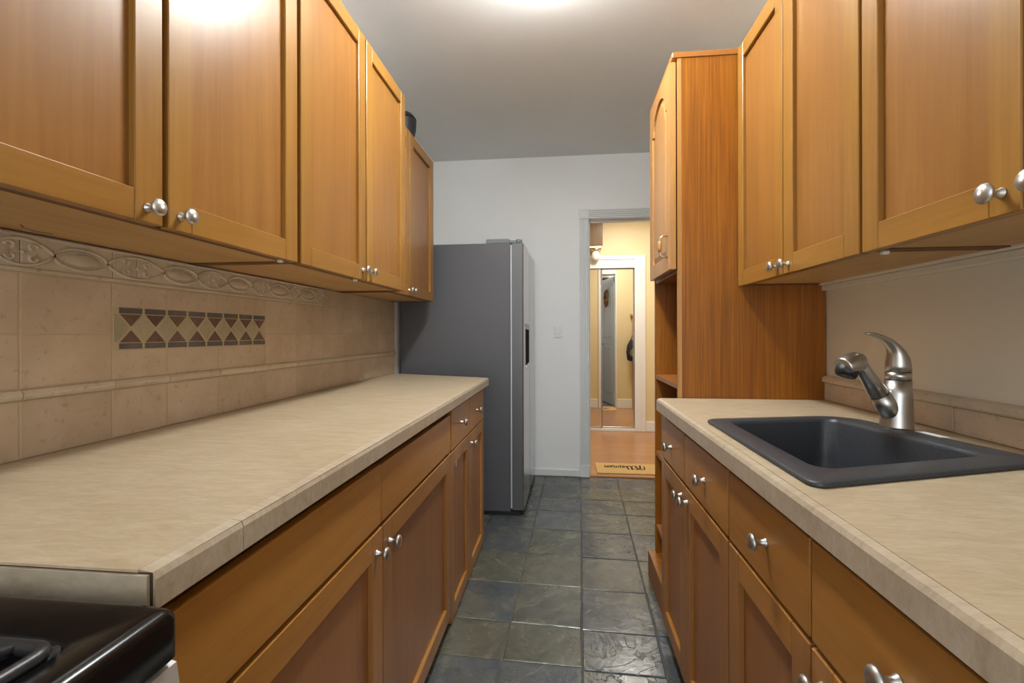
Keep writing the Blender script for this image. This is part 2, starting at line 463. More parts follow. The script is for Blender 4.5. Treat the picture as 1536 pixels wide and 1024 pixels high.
# grey door leaf folded back into the kitchen behind the tall cabinet
mb = MB(); L_ = .585
mb.box(0, L_, 0, .036, .012, 2.07, 0, .002)
for z0, z1 in ((.2, .95), (1.1, 1.92)):
    mb.box(.09, L_ - .09, -.004, .002, z0, z1, 0, .002); mb.box(.09, L_ - .09, .034, .040, z0, z1, 0, .002)
mb.lathe([(.0, -.055), (.018, -.052), (.024, -.04), (.016, -.028), (.010, -.02), (.02, 0)], (L_ - .05, 0, .98), 'y', 16, 1)
mb.lathe([(.02, .036), (.010, .055), (.016, .064), (.024, .076), (.018, .088), (0, .09)], (L_ - .05, 0, .98), 'y', 16, 1)
ang = math.radians(-103)
bmesh.ops.transform(mb.bm, matrix=Matrix.Translation((OX1 - .01, YF - .035, 0)) @ Matrix.Rotation(ang, 4, 'Z'), verts=mb.bm.verts[:])
struct(mb.build('door_3', [M['greydoor'], M['brass']]))

# right-hand wall cap moulding under the wall cabinets and tile curb
t = MB()
t.box(.940, XR, -.6, 1.833, 1.314, 1.334, 0, .003).box(.928, XR, -.6, 1.833, 1.334, 1.347, 0, .003)
struct(t.build('trim_4', M['rwall']))

# ------------------------------------------------------------------ hardware
def knob_mesh():
    mb = MB()
    mb.lathe([(.0, 0), (.0085, 0), (.0085, .002), (.0062, .005), (.0050, .010), (.0052, .015), (.0085, .0185), (.0135, .0205), (.0155, .0235), (.0150, .0265), (.0115, .030), (.006, .0318), (.0, .0322)], axis='x', n=24)
    bmesh.ops.recalc_face_normals(mb.bm, faces=mb.bm.faces[:])
    me = bpy.data.meshes.new('knob'); mb.bm.to_mesh(me); mb.bm.free(); me.materials.append(M['nickel']); return me
KM = knob_mesh()
def knob(parent, x, y, z, side):
    o = bpy.data.objects.new('knob', KM); COL.objects.link(o); o.parent = parent
    o.location = Vector((x, y, z)) - WLOC[parent]
    if side < 0: o.rotation_euler = (0, 0, PI)
    return o

def door(parent, side, xf, y0, y1, z0, z1, kn=None, st=.056, rail=.056, t=.02, mats=('wood', 'wood_h', 'wood_p'), name='door', rec=.012, fill=None):
    xb = xf - side * t
    mb = MB(); bv = .0018
    mb.box(xb, xf, y0, y0 + st, z0, z1, 0, bv).box(xb, xf, y1 - st, y1, z0, z1, 0, bv)
    mb.box(xb, xf - side * .0004, y0 + st, y1 - st, z0, z0 + rail, 1, bv).box(xb, xf - side * .0004, y0 + st, y1 - st, z1 - rail, z1, 1, bv)
    mb.box(xb + side * .002, xf - side * rec, y0 + st - .002, y1 - st + .002, z0 + rail - .002, z1 - rail + .002, 2)
    d = mb.build(name, [M[mats[0]], M[mats[1]], M[mats[2]]], parent)
    if kn: knob(d, xf, kn[0], kn[1], side)
    return d
def slab(parent, side, xf, y0, y1, z0, z1, kn=None, t=.02, mat='bwood_h', name='drawer_front'):
    xb = xf - side * t
    d = MB().box(xb, xf, y0, y1, z0, z1, 0, .003, 2).build(name, M[mat], parent)
    if kn: knob(d, xf, kn[0], kn[1], side)
    return d
def wall_carcass(parent, side, xf, xw, y0, y1, z0, z1, mats, lip=.003):
    """xf = carcass front plane, xw = wall side"""
    mb = MB(); b = .018
    mb.box(xf, xw, y0, y0 + b, z0, z1, 0, .001).box(xf, xw, y1 - b, y1, z0, z1, 0, .001)
    mb.box(xf, xw, y0 + b, y1 - b, z1 - b, z1, 0)
    mb.box(xw + side * .006, xw, y0 + b, y1 - b, z0 + lip, z1 - b, 0)
    mb.box(xf, xw + side * .006, y0 + b, y1 - b, z0 + lip, z0 + lip + b, 1)
    mb.box(xf, xf - side * b, y0 + b, y1 - b, z0, z0 + .035, 0)
    mb.box(xf, xf - side * b, y0 + b, y1 - b, z1 - .035, z1 - b, 0)
    ym = (y0 + y1) / 2
    mb.box(xf, xf - side * b, ym - .03, ym + .03, z0 + .035, z1 - .035, 0)
    return mb.build('carcass', mats, parent)

# ------------------------------------------------------------------ left wall cabinets
G_LU = 'wall cabinets above the left counter'
XLU = -.7487
def lu(name_label, y0, y1, z0, z1, xf, doors):
    r = thing('wall_cabinet', name_label, 'cabinet', ((xf - .02 + XL) / 2, (y0 + y1) / 2, z0), G_LU)
    wall_carcass(r, 1, xf - .0215, XL + .002, y0, y1, z0, z1, [M['carc'], M['under']])
    for (a, b_, kn, st) in doors: door(r, 1, xf, a, b_, z0 - .001, z1 - .002, kn, st)
    return r
c1 = lu('honey maple two-door wall cabinet nearest the camera, above the stove end of the left counter', .36, 1.259, 1.3625, 2.29, XLU,
        [(.363, .802, (.768, 1.388), .058), (.815, 1.250, (.842, 1.390), .056)])
c2 = lu('taller yellow-lit two-door wall cabinet in the middle of the left row, above the tile border', 1.262, 2.160, 1.3625, 2.292, XLU,
        [(1.268, 1.708, (1.680, 1.400), .056), (1.720, 2.157, (1.748, 1.400), .056)])
c3 = lu('lower set-back wall cabinet beside the fridge with a black pot on top', 2.163, 2.838, 1.360, 2.2285, -.8037,
        [(2.166, 2.384, (2.364, 1.388), .05), (2.388, 2.836, (2.416, 1.388), .065)])
MB().tube([(-1.012, .770, 1.3653), (-1.032, .790, 1.3653), (-1.048, .822, 1.3653), (-1.037, .846, 1.3653)], .0012, 6, flat=.4).build('crack', M['core'], c1)
for cc, ys in ((c1, (1.20,)), (c2, (1.66,))):
    for y in ys:
        o = MB().box(-.776, -.762, y - .006, y + .006, 1.3545, 1.3625, 0, .002).build('shelf_clip', M['screw'], cc)

# ------------------------------------------------------------------ left base cabinets
XLB = -.4444
def base_carcass(parent, side, xf, xw, y0, y1, z0, z1, mat, toe, low=()):
    mb = MB(); b = .018
    for k, (a, c) in enumerate(((y0, y0 + b), (y1 - b, y1))):
        mb.box(xf, xw, a, c, z0, .66 if k in low else z1, 0, .001)
    mb.box(xw + side * .006, xw, y0 + b, y1 - b, z0, z1, 0)
    mb.box(xf, xw + side * .006, y0 + b, y1 - b, z0, z0 + b, 0)
    mb.box(xf, xf - side * b, y0 + b, y1 - b, .676, .706, 0)
    mb.box(xf, xf - side * b, y0 + b, y1 - b, z1 - .03, z1, 0)
    ym = (y0 + y1) / 2
    mb.box(xf, xf - side * b, ym - .025, ym + .025, z0 + b, z1 - .03, 0)
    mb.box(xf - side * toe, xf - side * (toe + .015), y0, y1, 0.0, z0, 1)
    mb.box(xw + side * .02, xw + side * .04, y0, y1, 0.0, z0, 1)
    return mb.build('carcass', [M[mat], M['dark']], parent)
BM = ('bwood', 'bwood_h', 'bwood_p')
G_LB = 'base cabinets under the left counter'
r = thing('base_cabinet', 'wide stained maple base cabinet with two plain panels over two doors, next to the stove', 'cabinet', (-.76, 1.12, 0), G_LB)
base_carcass(r, 1, XLB - .0215, XL + .002, .440, 1.806, .050, .866, 'carc', .045)
slab(r, 1, XLB, .446, 1.0995, .697, .842); slab(r, 1, XLB, 1.1035, 1.801, .697, .840)
door(r, 1, XLB, .446, 1.1085, .046, .687, (1.070, .637), .06, .06, mats=BM); door(r, 1, XLB, 1.1125, 1.803, .046, .687, (1.152, .632), .06, .06, mats=BM)
r = thing('base_cabinet', 'narrow stained maple base cabinet with two knobbed drawers over two doors, beside the fridge', 'cabinet', (-.76, 2.19, 0), G_LB)
base_carcass(r, 1, XLB - .0215, XL + .002, 1.809, 2.585, .030, .866, 'carc', .04)
slab(r, 1, XLB, 1.822, 2.178, .692, .853, (1.985, .778)); slab(r, 1, XLB, 2.183, 2.566, .692, .853, (2.345, .772))
door(r, 1, XLB, 1.812, 2.178, .010, .686, None, .055, .058, mats=BM); door(r, 1, XLB, 2.183, 2.568, .010, .686, (2.206, .637), .055, .058, mats=BM)
MB().box(XLB - .001, XLB + .0006, 1.897, 1.902, .612, .632).build('chip', M['screw'], r)

# ------------------------------------------------------------------ left worktop
r = thing('worktop', 'long beige stone-look laminate worktop along the left wall', 'worktop', (-.75, 1.6, .868))
xfr = -.428
MB().prism([(xfr - .004, .448), (xfr, 2.628), (-1.076, 2.866), (-1.078, .448)], .869, .9075).build('substrate', M['core'], r)
MB().prism([(xfr - .020, .4475), (xfr - .016, 2.627), (-1.074, 2.866), (-1.076, .4475)], .9072, .9100).build('top_sheet', M['lam'], r)
mb = MB()
def edge_loop(y, dx=0):
    pr = [(-.020, .9075), (-.0185, .9100), (-.003, .9075), (.0, .900), (.0, .868), (-.006, .868)]
    return [(xfr + dx + a, y, z) for a, z in pr]
mb.loft([edge_loop(.449, -.001), edge_loop(.585, -.001)], 0); mb.loft([edge_loop(.5865, -.001), edge_loop(1.2, 0)], 0); mb.loft([edge_loop(1.2005, 0), edge_loop(2.630, .003)], 0)
mb.build('front_edge', M['lam_edge'], r)
mb = MB(); mb.prism([(xfr - .0065, .4440), (-1.078, .4440), (-1.078, .4478), (xfr - .0065, .4478)], .868, .9058); mb.build('end_band', M['lam_edge'], r)

# ------------------------------------------------------------------ left backsplash
XW = -1.0735
r = thing('backsplash', 'tan tiled backsplash with mosaic strip on the left wall', 'backsplash', (XW, 1.6, .91))
SY0, SY1 = -.10, 2.884
yg = [-.10, .075, .257, .440, .622, .814, 1.006, 1.162, 1.350, 1.585, 1.780, 1.993, 2.20, 2.40, 2.62, 2.884]
yl = [-.10, .075, .257, .440, .622, .814, 1.006, 1.162, 1.350, 1.585, 1.780, 1.993, 2.20, 2.40, 2.62, 2.884]
mb = MB()
mb.box(XL + .001, XW - .0009, SY0, SY1, .911, 1.362, 1)
def wtile(y0, y1, z0, z1, g=.0016):
    if z1 - z0 < .01: return
    b = .002
    lo = [(XW - .004, y0 + g, z0 + g), (XW - .004, y1 - g, z0 + g), (XW - .004, y1 - g, z1 - g), (XW - .004, y0 + g, z1 - g)]
    hi = [(XW - .0004, y0 + g, z0 + g), (XW - .0004, y1 - g, z0 + g), (XW - .0004, y1 - g, z1 - g), (XW - .0004, y0 + g, z1 - g)]
    top = [(XW, y0 + g + b, z0 + g + b), (XW, y1 - g - b, z0 + g + b), (XW, y1 - g - b, z1 - g - b), (XW, y0 + g + b, z1 - g - b)]
    mb.loft([lo, hi, top], 0, False, True)
MY0, MY1, MZ0, MZ1 = 1.008, 1.585, 1.123, 1.2255
for a, b_ in zip(yg, yg[1:]):
    wtile(a, b_, .911, 1.028)
    if MY0 - .01 <= a and b_ <= MY1 + .01:
        wtile(a, b_, 1.050, MZ0); wtile(a, b_, MZ1, 1.284)
    else:
        wtile(a, b_, 1.050, 1.161); wtile(a, b_, 1.161, 1.284)
    if a >= 1.99: wtile(a, b_, 1.284, 1.362)
mb.build('field_tiles', [M['tile'], M['grout']], r)
mb = MB()
for a, b_ in zip(yl, yl[1:]):
    lp = lambda y: [(XW - .002, y, 1.0285), (XW + .006, y, 1.030), (XW + .0095, y, 1.036), (XW + .0095, y, 1.042), (XW + .006, y, 1.048), (XW - .002, y, 1.0495)]
    mb.loft([lp(a + .001), lp(b_ - .001)], 0)
mb.build('pencil_liner', M['liner'], r)
# mosaic strip
mb = MB(); n = 8; uw = (MY1 - MY0 - .012) / n
mb.box(XW - .004, XW - .0012, MY0, MY1, MZ0, MZ1, 3)
def mpoly(pts, mi):
    g0 = [(XW - .002, y, z) for y, z in pts]; cy = sum(p[0] for p in pts) / len(pts); cz = sum(p[1] for p in pts) / len(pts)
    def sh(k, x): return [(x, cy + (y - cy) * k, cz + (z - cz) * k) for y, z in pts]
    mb.loft([sh(.93, XW - .002), sh(.93, XW - .0002), sh(.89, XW + .0006)], mi, False, True)
zb0, zb1 = MZ0 + .016, MZ1 - .016; zm = (zb0 + zb1) / 2
for i in range(n):
    a = MY0 + .012 + uw * i; b_ = a + uw; m_ = (a + b_) / 2
    mpoly([(a + .0015, MZ1 - .015), (b_ - .0015, MZ1 - .015), (b_ - .0015, MZ1), (a + .0015, MZ1)], 0)
    mpoly([(a + .0015, MZ0), (b_ - .0015, MZ0), (b_ - .0015, MZ0 + .015), (a + .0015, MZ0 + .015)], 0)
    e = .004
    mpoly([(a + e, zb1), (m_, zm + .003), (b_ - e, zb1)], 1)
    mpoly([(a + e, zb0), (b_ - e, zb0), (m_, zm - .003)], 1)
    if i < n - 1: mpoly([(m_ + .002, zm), (b_, zb0), (b_ + uw / 2 - .002, zm), (b_, zb1)], 2)
a = MY0 + .012
mpoly([(MY0, zb0), (a - .002, zb0), (a + uw / 2 - .002, zm), (a - .002, zb1), (MY0, zb1)], 2)
mb.build('mosaic_strip', [M['mos_bar'], M['mos_brown'], M['mos_pale'], M['grout']], r)
# relief border
mb = MB()
FY1, FZ0, FZ1 = 1.993, 1.285, 1.3615
cuts = [-.10, .03, .23, .30, .50, .58, .814, 1.006, 1.070, 1.335, 1.40, 1.60, 1.665, 1.86, 1.993]
for a, b_ in zip(cuts, cuts[1:]):
    mb.box(XW - .003, XW + .003, a + .0008, b_ - .0008, FZ0 + .001, FZ1, 0, .0015)
mb.box(XW, XW + .0065, SY0, FY1, FZ0 + .001, FZ0 + .009, 0, .002)
mb.box(XW, XW + .0055, SY0, FY1, FZ1 - .006, FZ1, 0, .002)
zc_ = (FZ0 + .009 + FZ1 - .006) / 2; A = .0265
ovals = [-.02, .21, .44, .70, .932, 1.205, 1.445, 1.665, 1.865]
for i, oy in enumerate(ovals):
    nx = ovals[i + 1] if i + 1 < len(ovals) else oy + .2
    hw = .058
    ring = [(XW + .003, oy + hw * math.cos(2 * PI * k / 28), zc_ + A * .86 * math.sin(2 * PI * k / 28)) for k in range(29)]
    mb.tube(ring, .0040, 6, up=Vector((1, 0, 0)))
    ring = [(XW + .003, oy + hw * .80 * math.cos(2 * PI * k / 28), zc_ + A * .62 * math.sin(2 * PI * k / 28)) for k in range(29)]
    mb.tube(ring, .0015, 6, up=Vector((1, 0, 0)))
    prof = [(1, .0), (.9, .0018), (.6, .0035), (.3, .0042), (.02, .0044)]
    loops = [[(XW + .003 + h, oy + hw * .74 * s_ * math.cos(2 * PI * k / 20), zc_ + A * .55 * s_ * math.sin(2 * PI * k / 20)) for k in range(20)] for s_, h in prof]
    mb.loft(loops, 0, False, True, True)
    # loop between ovals: lens of two strands with curls
    y0, y1 = oy + hw - .002, nx - hw + .002
    if y1 > FY1: y1 = FY1 - .004
    cw = y1 - y0
    for sg in (1, -1):
        st = [(XW + .003, y0 + cw * k / 14, zc_ + sg * A * math.sin(PI * k / 14) ** .8) for k in range(15)]
        mb.tube(st, .0040, 6, up=Vector((1, 0, 0)))
        for s2 in (1, -1):
            cy = y0 + cw * (.5 + .16 * s2); cz = zc_ + sg * A * .36
            sp = []
            for k in range(14):
                th = k / 13 * 2.9 * PI / 2; rr = A * .40 * (1 - .055 * k)
                sp.append((XW + .003, cy + s2 * rr * math.cos(th), cz + sg * rr * math.sin(th)))
            mb.tube(sp, .0032, 6, up=Vector((1, 0, 0)))
    mb.lathe([(.0045, 0), (.004, .003), (.002, .0045), (.0005, .005)], (XW + .003, y0 + cw / 2, zc_), 'x', 10)
    # leaf ends flaring above and below the crossings
    for yy, dr in ((y0, -1), (y1, 1)):
        for sg in (1, -1):
            st = [(XW + .003, yy + dr * .034 * (k / 6), zc_ + sg * A * (.25 + .75 * (k / 6) ** .6)) for k in range(7)]
            mb.tube(st, [.0026 - .0003 * k for k in range(7)], 6, up=Vector((1, 0, 0)))
bmesh.ops.delete(mb.bm, geom=[v for v in mb.bm.verts if v.co.y > FY1 + .001 or v.co.y < SY0 - .001], context='VERTS')
mb.build('relief_border', M['frieze'], r)

# ------------------------------------------------------------------ stove
r = thing('stove', 'black and stainless gas stove at the near left corner beside the worktop', 'stove', (-.72, .03, 0))
SYN, SYF = -.335, .418
sx = -.405
MB().box(XL + .03, sx - .03, SYN + .003, SYF - .003, .06, .842, 0, .004).box(XL + .06, sx - .07, SYN + .03, SYF - .03, 0, .06, 1).build('body', [M['steel_d'], M['blackm']], r)
mb = MB()
ct = rpoly([(XL + .03, SYN), (sx + .002, SYN), (sx + .034, SYN + .004), (sx + .034, SYF - .004), (sx + .002, SYF), (XL + .03, SYF)], [.004, .01, .008, .008, .01, .004], 3)
def scl(pts, d):
    cx_ = sum(p[0] for p in pts) / len(pts); cy_ = sum(p[1] for p in pts) / len(pts)
    return [(x - d * (1 if x > cx_ else -1), y - d * (1 if y > cy_ else -1)) for x, y in pts]
def sc2(pts, dx, dy):
    cx_ = sum(p[0] for p in pts) / len(pts); cy_ = sum(p[1] for p in pts) / len(pts)
    return [(x - dx * (1 if x > cx_ else -1), y - dy * (1 if y > cy_ else -1)) for x, y in pts]
mb.loft([[(x, y, .846) for x, y in scl(ct, .004)], [(x, y, .850) for x, y in ct], [(x, y, .872) for x, y in ct], [(x, y, .886) for x, y in ct], [(x, y, .8905) for x, y in scl(ct, .001)], [(x, y, .8945) for x, y in scl(ct, .0035)], [(x, y, .897) for x, y in scl(ct, .0075)], [(x, y, .898) for x, y in scl(ct, .012)], [(x, y, .898) for x, y in scl(ct, .016)],
         [(x, y, .898) for x, y in sc2(ct, .040, .062)], [(x, y, .893) for x, y in sc2(ct, .044, .066)], [(x, y, .880) for x, y in sc2(ct, .052, .074)]], 0, True, True, True)
mb.build('cooktop', M['black'], r)
mb = MB()
pr = [(sx - .028, .845), (sx + .012, .845), (sx + .030, .841), (sx + .044, .748), (sx + .040, .742), (sx - .028, .742)]
mb.loft([[(x, y, z) for x, z in pr] for y in (SYN + .002, SYF - .002)], 0); mb.build('control_panel', M['steel_p'], r)
for y in (-.25, -.10, .04, .18, .32):
    MB().lathe([(.0, 0), (.024, 0), (.022, .012), (.019, .03), (.0, .031)], (sx + .038, y, .79), 'x', 20).build('burner_knob', M['blackm'], r)
d = MB().box(sx - .028, sx + .02, SYN + .004, SYF - .004, .22, .738, 0, .006).build('oven_door', M['steel'], r)
MB().box(sx + .019, sx + .023, SYN + .10, SYF - .10, .33, .60, 0, .002).build('oven_window', M['black'], d)
MB().tube([(sx + .02, SYN + .06, .69), (sx + .06, SYN + .06, .69), (sx + .06, SYF - .06, .69), (sx + .02, SYF - .06, .69)], .01).build('oven_handle', M['steel'], d)
MB().box(sx - .028, sx + .015, SYN + .004, SYF - .004, .065, .21, 0, .005).build('drawer', M['steel'], r)
def grate(y0, y1, x0=-.985, x1=-.422):
    mb = MB(); z = .8985; R = .0062
    co_ = rpoly([(x0, y0), (x1, y0), (x1, y1), (x0, y1)], .012, 4); co_.append(co_[0])
    mb.tube([(x, y, z) for x, y in co_], R, 8)
    ym = (y0 + y1) / 2
    for bx_ in (x0 + .14, x1 - .14):
        for dx, dy in ((1, 1), (1, -1), (-1, 1), (-1, -1)):
            ex = min(max(bx_ + dx * .14, x0), x1); ey = y1 if dy > 0 else y0
            mb.tube([(bx_ + dx * .035, ym + dy * .035, z), (ex - dx * .03, ey, z)], .0055, 8)
        mb.tube([(bx_ - .13, ym, z), (bx_ - .035, ym, z)], .006, 8)
    mb.tube([((x0 + x1) / 2, y0, z), ((x0 + x1) / 2, y1, z)], .007, 8)
    for x in (x0, x1):
        for y in (y0, y1):
            mb.tube([(x, y, z), (x, y, .881)], .006, 8)
    mb.build('burner_grate', M['iron'], r)
grate(.045, .342); grate(-.270, .032)
for bx_ in (-.845, -.558):
    for y in (.20, -.12):
        MB().lathe([(.0, .8805), (.05, .8805), (.048, .885), (.034, .887), (.034, .8905), (.0, .892)], (bx_, y, 0), 'z', 24).build('burner', M['blackm'], r)

# ------------------------------------------------------------------ refrigerator
r = thing('refrigerator', 'tall grey side-by-side refrigerator with stainless doors at the far left', 'refrigerator', (-.66, 3.38, 0))
RY0, RY1, RX0, RX1, RZ = 2.960, 3.808, -1.062, -.338, 1.738
MB().box(RX0, RX1, RY0, RY1, .024, RZ, 0, .004, 2).build('case', M['fridge'], r)
MB().box(RX0 + .05, RX1 + .06, RY0 + .004, RY1 - .01, .004, .024, 0).box(RX1 - .01, RX1 + .055, RY0 + .01, RY1 - .01, .0, .03, 0).build('base_grille', M['blackm'], r)
MB().box(RX1 + .0005, RX1 + .008, RY0 + .003, RY1 - .01, .045, RZ - .012, 0, .001).build('gasket', M['gasket'], r)
def fdoor(y0, y1, x0f, x1f, hole=None):
    mb = MB(); xb = RX1 + .009; z0, z1 = .036, RZ - .003
    # slightly bowed front in plan
    pl = [(xb, y0)]
    rr = .010
    for k in range(5):
        t_ = k / 4 * PI / 2; pl.append((x0f - rr + rr * math.sin(t_), y0 + rr - rr * math.cos(t_)))
    for k in range(1, 8):
        t_ = k / 8; pl.append((x0f + (x1f - x0f) * t_ + .004 * math.sin(PI * t_), y0 + rr + (y1 - y0 - 2 * rr) * t_))
    for k in range(5):
        t_ = k / 4 * PI / 2; pl.append((x1f - rr + rr * math.cos(t_), y1 - rr + rr * math.sin(t_)))
    pl.append((xb, y1))
    mb.loft([[(x, y, z0) for x, y in pl], [(x, y, z1) for x, y in pl]], 0)
    mb.bm.normal_update()
    bmesh.ops.recalc_face_normals(mb.bm, faces=mb.bm.faces[:])
    for f in mb.bm.faces:
        if f.normal.x < .5: f.material_index = 1
    return mb.build('fridge_door', [M['steel'], M['doorside']], r)
d1 = fdoor(RY0 + .002, 3.376, -.2545, -.2465); d2 = fdoor(3.384, RY1 - .002, -.2465, -.2360)
dsp = MB().box(-.262, -.2455, 3.075, 3.318, .955, 1.190, 0, .003).build('water_dispenser', M['void'], d1)
MB().box(-.252, -.2425, 3.070, 3.323, 1.19, 1.225, 0, .003).build('dispenser_panel', M['steel_d'], d1)
MB().box(-.252, -.238, 3.070, 3.323, .932, .955, 0, .004).build('drip_tray', M['steel'], d1)
mb = MB(); mb.box(-.496, -.345, RY0 + .012, RY0 + .10, RZ, RZ + .030, 0, .006, 2); mb.box(-.345, -.300, RY0 + .02, RY0 + .09, RZ, RZ + .020, 0, .004); mb.lathe([(.0, 0), (.022, 0), (.022, .026), (.018, .032), (0, .032)], (-.288, RY0 + .05, RZ - .0025), 'z', 20)
mb.build('hinge_cover', M['hinge'], r)
mb = MB(); mb.box(-.496, -.345, RY1 - .10, RY1 - .012, RZ, RZ + .030, 0, .006, 2); mb.box(-.345, -.270, RY1 - .09, RY1 - .02, RZ, RZ + .024, 0, .004)
mb.build('hinge_cover', M['hinge'], r)

# ------------------------------------------------------------------ black pot on the far wall cabinet
r = thing('stock_pot', 'black lidded pot standing on the set-back wall cabinet', 'pot', (-.905, 2.52, 2.2285))
MB().lathe([(0, 2.2287), (.074, 2.2287), (.082, 2.236), (.080, 2.262), (.088, 2.300), (.090, 2.340), (.089, 2.348), (.0, 2.348)], (-.905, 2.52, 0), 'z', 36).build('body', M['blackm'], r)
MB().lathe([(.091, 2.349), (.090, 2.356), (.075, 2.375), (.045, 2.386), (.012, 2.389), (.012, 2.396), (.018, 2.402), (.0, 2.408)], (-.905, 2.52, 0), 'z', 36).build('lid', M['blackm'], r)

# ------------------------------------------------------------------ right wall cabinets
G_RU = 'wall cabinets above the right counter'
XRU = .6479
def ru(label, y0, y1, doors):
    z0, z1 = 1.334, 2.2225
    r = thing('wall_cabinet', label, 'cabinet', ((XRU + .02 + XR) / 2, (y0 + y1) / 2, z0), G_RU)
    wall_carcass(r, -1, XRU + .0215, XR - .001, y0, y1, z0 + .004, z1, [M['carc'], M['under']])
    for (a, b_, kn, st) in doors: door(r, -1, XRU, a, b_, z0 - .001, z1 - .002, kn, st)
    return r
ca = ru('two-door maple wall cabinet on the right wall, touching the tall orange cabinet', 1.106, 1.834,
   [(1.474, 1.830, (1.505, 1.362), .048), (1.111, 1.468, (1.436, 1.360), .056)])
cb = ru('two-door maple wall cabinet at the near right edge of the view, above the sink end', .376, 1.103,
   [(.741, 1.100, (.771, 1.366), .052), (.379, .735, (.706, 1.366), .052)])
MB().box(.675, .69, 1.075, 1.087, 1.3265, 1.334, 0, .002).build('shelf_clip', M['screw'], cb)

# ------------------------------------------------------------------ tall cabinet
r = thing('tall_cabinet', 'tall orange oak cabinet with arched door and open shelves at right counter end', 'cabinet', (.69, 2.07, 0))
TY0, TY1, TX, TZ = 1.837, 2.300, .432, 2.205
mb = MB(); b = .019
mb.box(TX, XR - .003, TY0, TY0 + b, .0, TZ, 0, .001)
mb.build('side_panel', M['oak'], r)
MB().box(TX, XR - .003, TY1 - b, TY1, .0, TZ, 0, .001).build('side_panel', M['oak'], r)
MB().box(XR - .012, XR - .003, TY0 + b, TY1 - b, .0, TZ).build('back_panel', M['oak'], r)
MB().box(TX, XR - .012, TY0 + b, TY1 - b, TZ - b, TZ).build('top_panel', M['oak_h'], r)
MB().box(TX - .001, TX + .014, TY0 - .0005, TY0 + .006, 0, TZ).build('edge_strip', M['oakdoor'], r)
for z in (1.392, .945, .585, .235):
    s_ = MB(); s_.box(TX + .002, XR - .012, TY0 + b, TY1 - b, z, z + .019, 0).build('shelf', M['oak_h'], r)
MB().box(.400, TX + .016, TY0 + .002, TY1 + .004, 0, .118, 0, .002).box(TX + .016, XR - .02, TY0 + b, TY1 - b, .10, .118).build('plinth', M['oak'], r)
mb = MB()
mb.box(TX - .02, XR - .003, TY0 - .004, TY1, TZ, TZ + .022, 0, .002); mb.build('top_moulding', M['oak_h'], r)
# arched door
DX, DT = .405, .022
dy0, dy1, dz0, dz1 = 1.846, 2.262, 1.405, 2.196
def arch(y0, y1, z0, zs, zt, n=14):
    pts = [(y0, z0), (y1, z0), (y1, zs)]
    ym = (y0 + y1) / 2; hw = (y1 - y0) / 2
    sh = .022
    pts.append((y1 - sh, zs))
    for k in range(n + 1):
        t_ = k / n * PI; pts.append((ym + (hw - sh) * math.cos(t_), zs + .004 + (zt - zs) * math.sin(t_)))
    pts += [(y0 + sh, zs), (y0, zs)]
    return pts
mb = MB()
to3 = lambda u, v, d: (d, u, v)
inner = arch(dy0 + .06, dy1 - .06, dz0 + .06, dz1 - .15, dz1 - .055)
mb.holed([(dy0, dz0), (dy1, dz0), (dy1, dz1), (dy0, dz1)], inner, DX, DX + DT, to3, 0)
cy_ = sum(p[0] for p in inner) / len(inner); cz_ = (dz0 + dz1) / 2
def shr(k, kz): return [(cy_ + (y - cy_) * k, cz_ + (z - cz_) * kz) for y, z in inner]
ym_ = (dy0 + dy1) / 2; cy_ = ym_
lp = [[(x, y, z) for y, z in shr(k, kz)] for x, k, kz in ((DX + .018, 1.0, 1.0), (DX + .010, .985, .994), (DX + .0095, .955, .98), (DX + .003, .80, .92))]
mb.loft(lp, 0, True, True)
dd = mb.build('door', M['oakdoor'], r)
hy, hz0, hz1 = 1.888, 1.458, 1.540
MB().tube([(DX, hy, hz1), (DX - .018, hy, hz1 + .001), (DX - .027, hy, hz1 - .006), (DX - .030, hy, hz1 - .02), (DX - .030, hy, hz0 + .02), (DX - .027, hy, hz0 + .006), (DX - .018, hy, hz0), (DX, hy, hz0)], .0035, 10, up=Vector((0, 1, 0))).build('handle', M['brass'], dd)
MB().lathe([(.0, hz0 + .018), (.005, hz0 + .018), (.008, hz0 + .03), (.0085, (hz0 + hz1) / 2), (.008, hz1 - .03), (.005, hz1 - .018), (0, hz1 - .018)], (DX - .030, hy, 0), 'z', 14).build('handle_grip', M['oakdoor'], dd)

# ------------------------------------------------------------------ right base cabinets
XRB = .3685
G_RB = 'base cabinets under the right counter'
def rb(label, y0, y1, fronts, low):
    r = thing('base_cabinet', label, 'cabinet', (.67, (y0 + y1) / 2, 0), G_RB)
    base_carcass(r, -1, XRB + .0215, XR - .001, y0, y1, .075, .866, 'carc', .05, low)
    for a, b_, k1, k2 in fronts:
        slab(r, -1, XRB, a, b_, .697, .848, k1); door(r, -1, XRB, a, b_, .076, .688, k2, .056, .058, mats=BM)
rb('stained maple base cabinet with drawers and doors at the far end of the right counter', 1.107, 1.834,
   [(1.494, 1.831, (1.665, .766), (1.528, .648)), (1.111, 1.489, (1.285, .770), (1.456, .651))], (0,))
rb('stained maple base cabinet under the near end of the right counter, below the sink', .372, 1.104,
   [(.754, 1.101, (.905, .774), None), (.376, .748, (.562, .772), (.715, .65))], (1,))

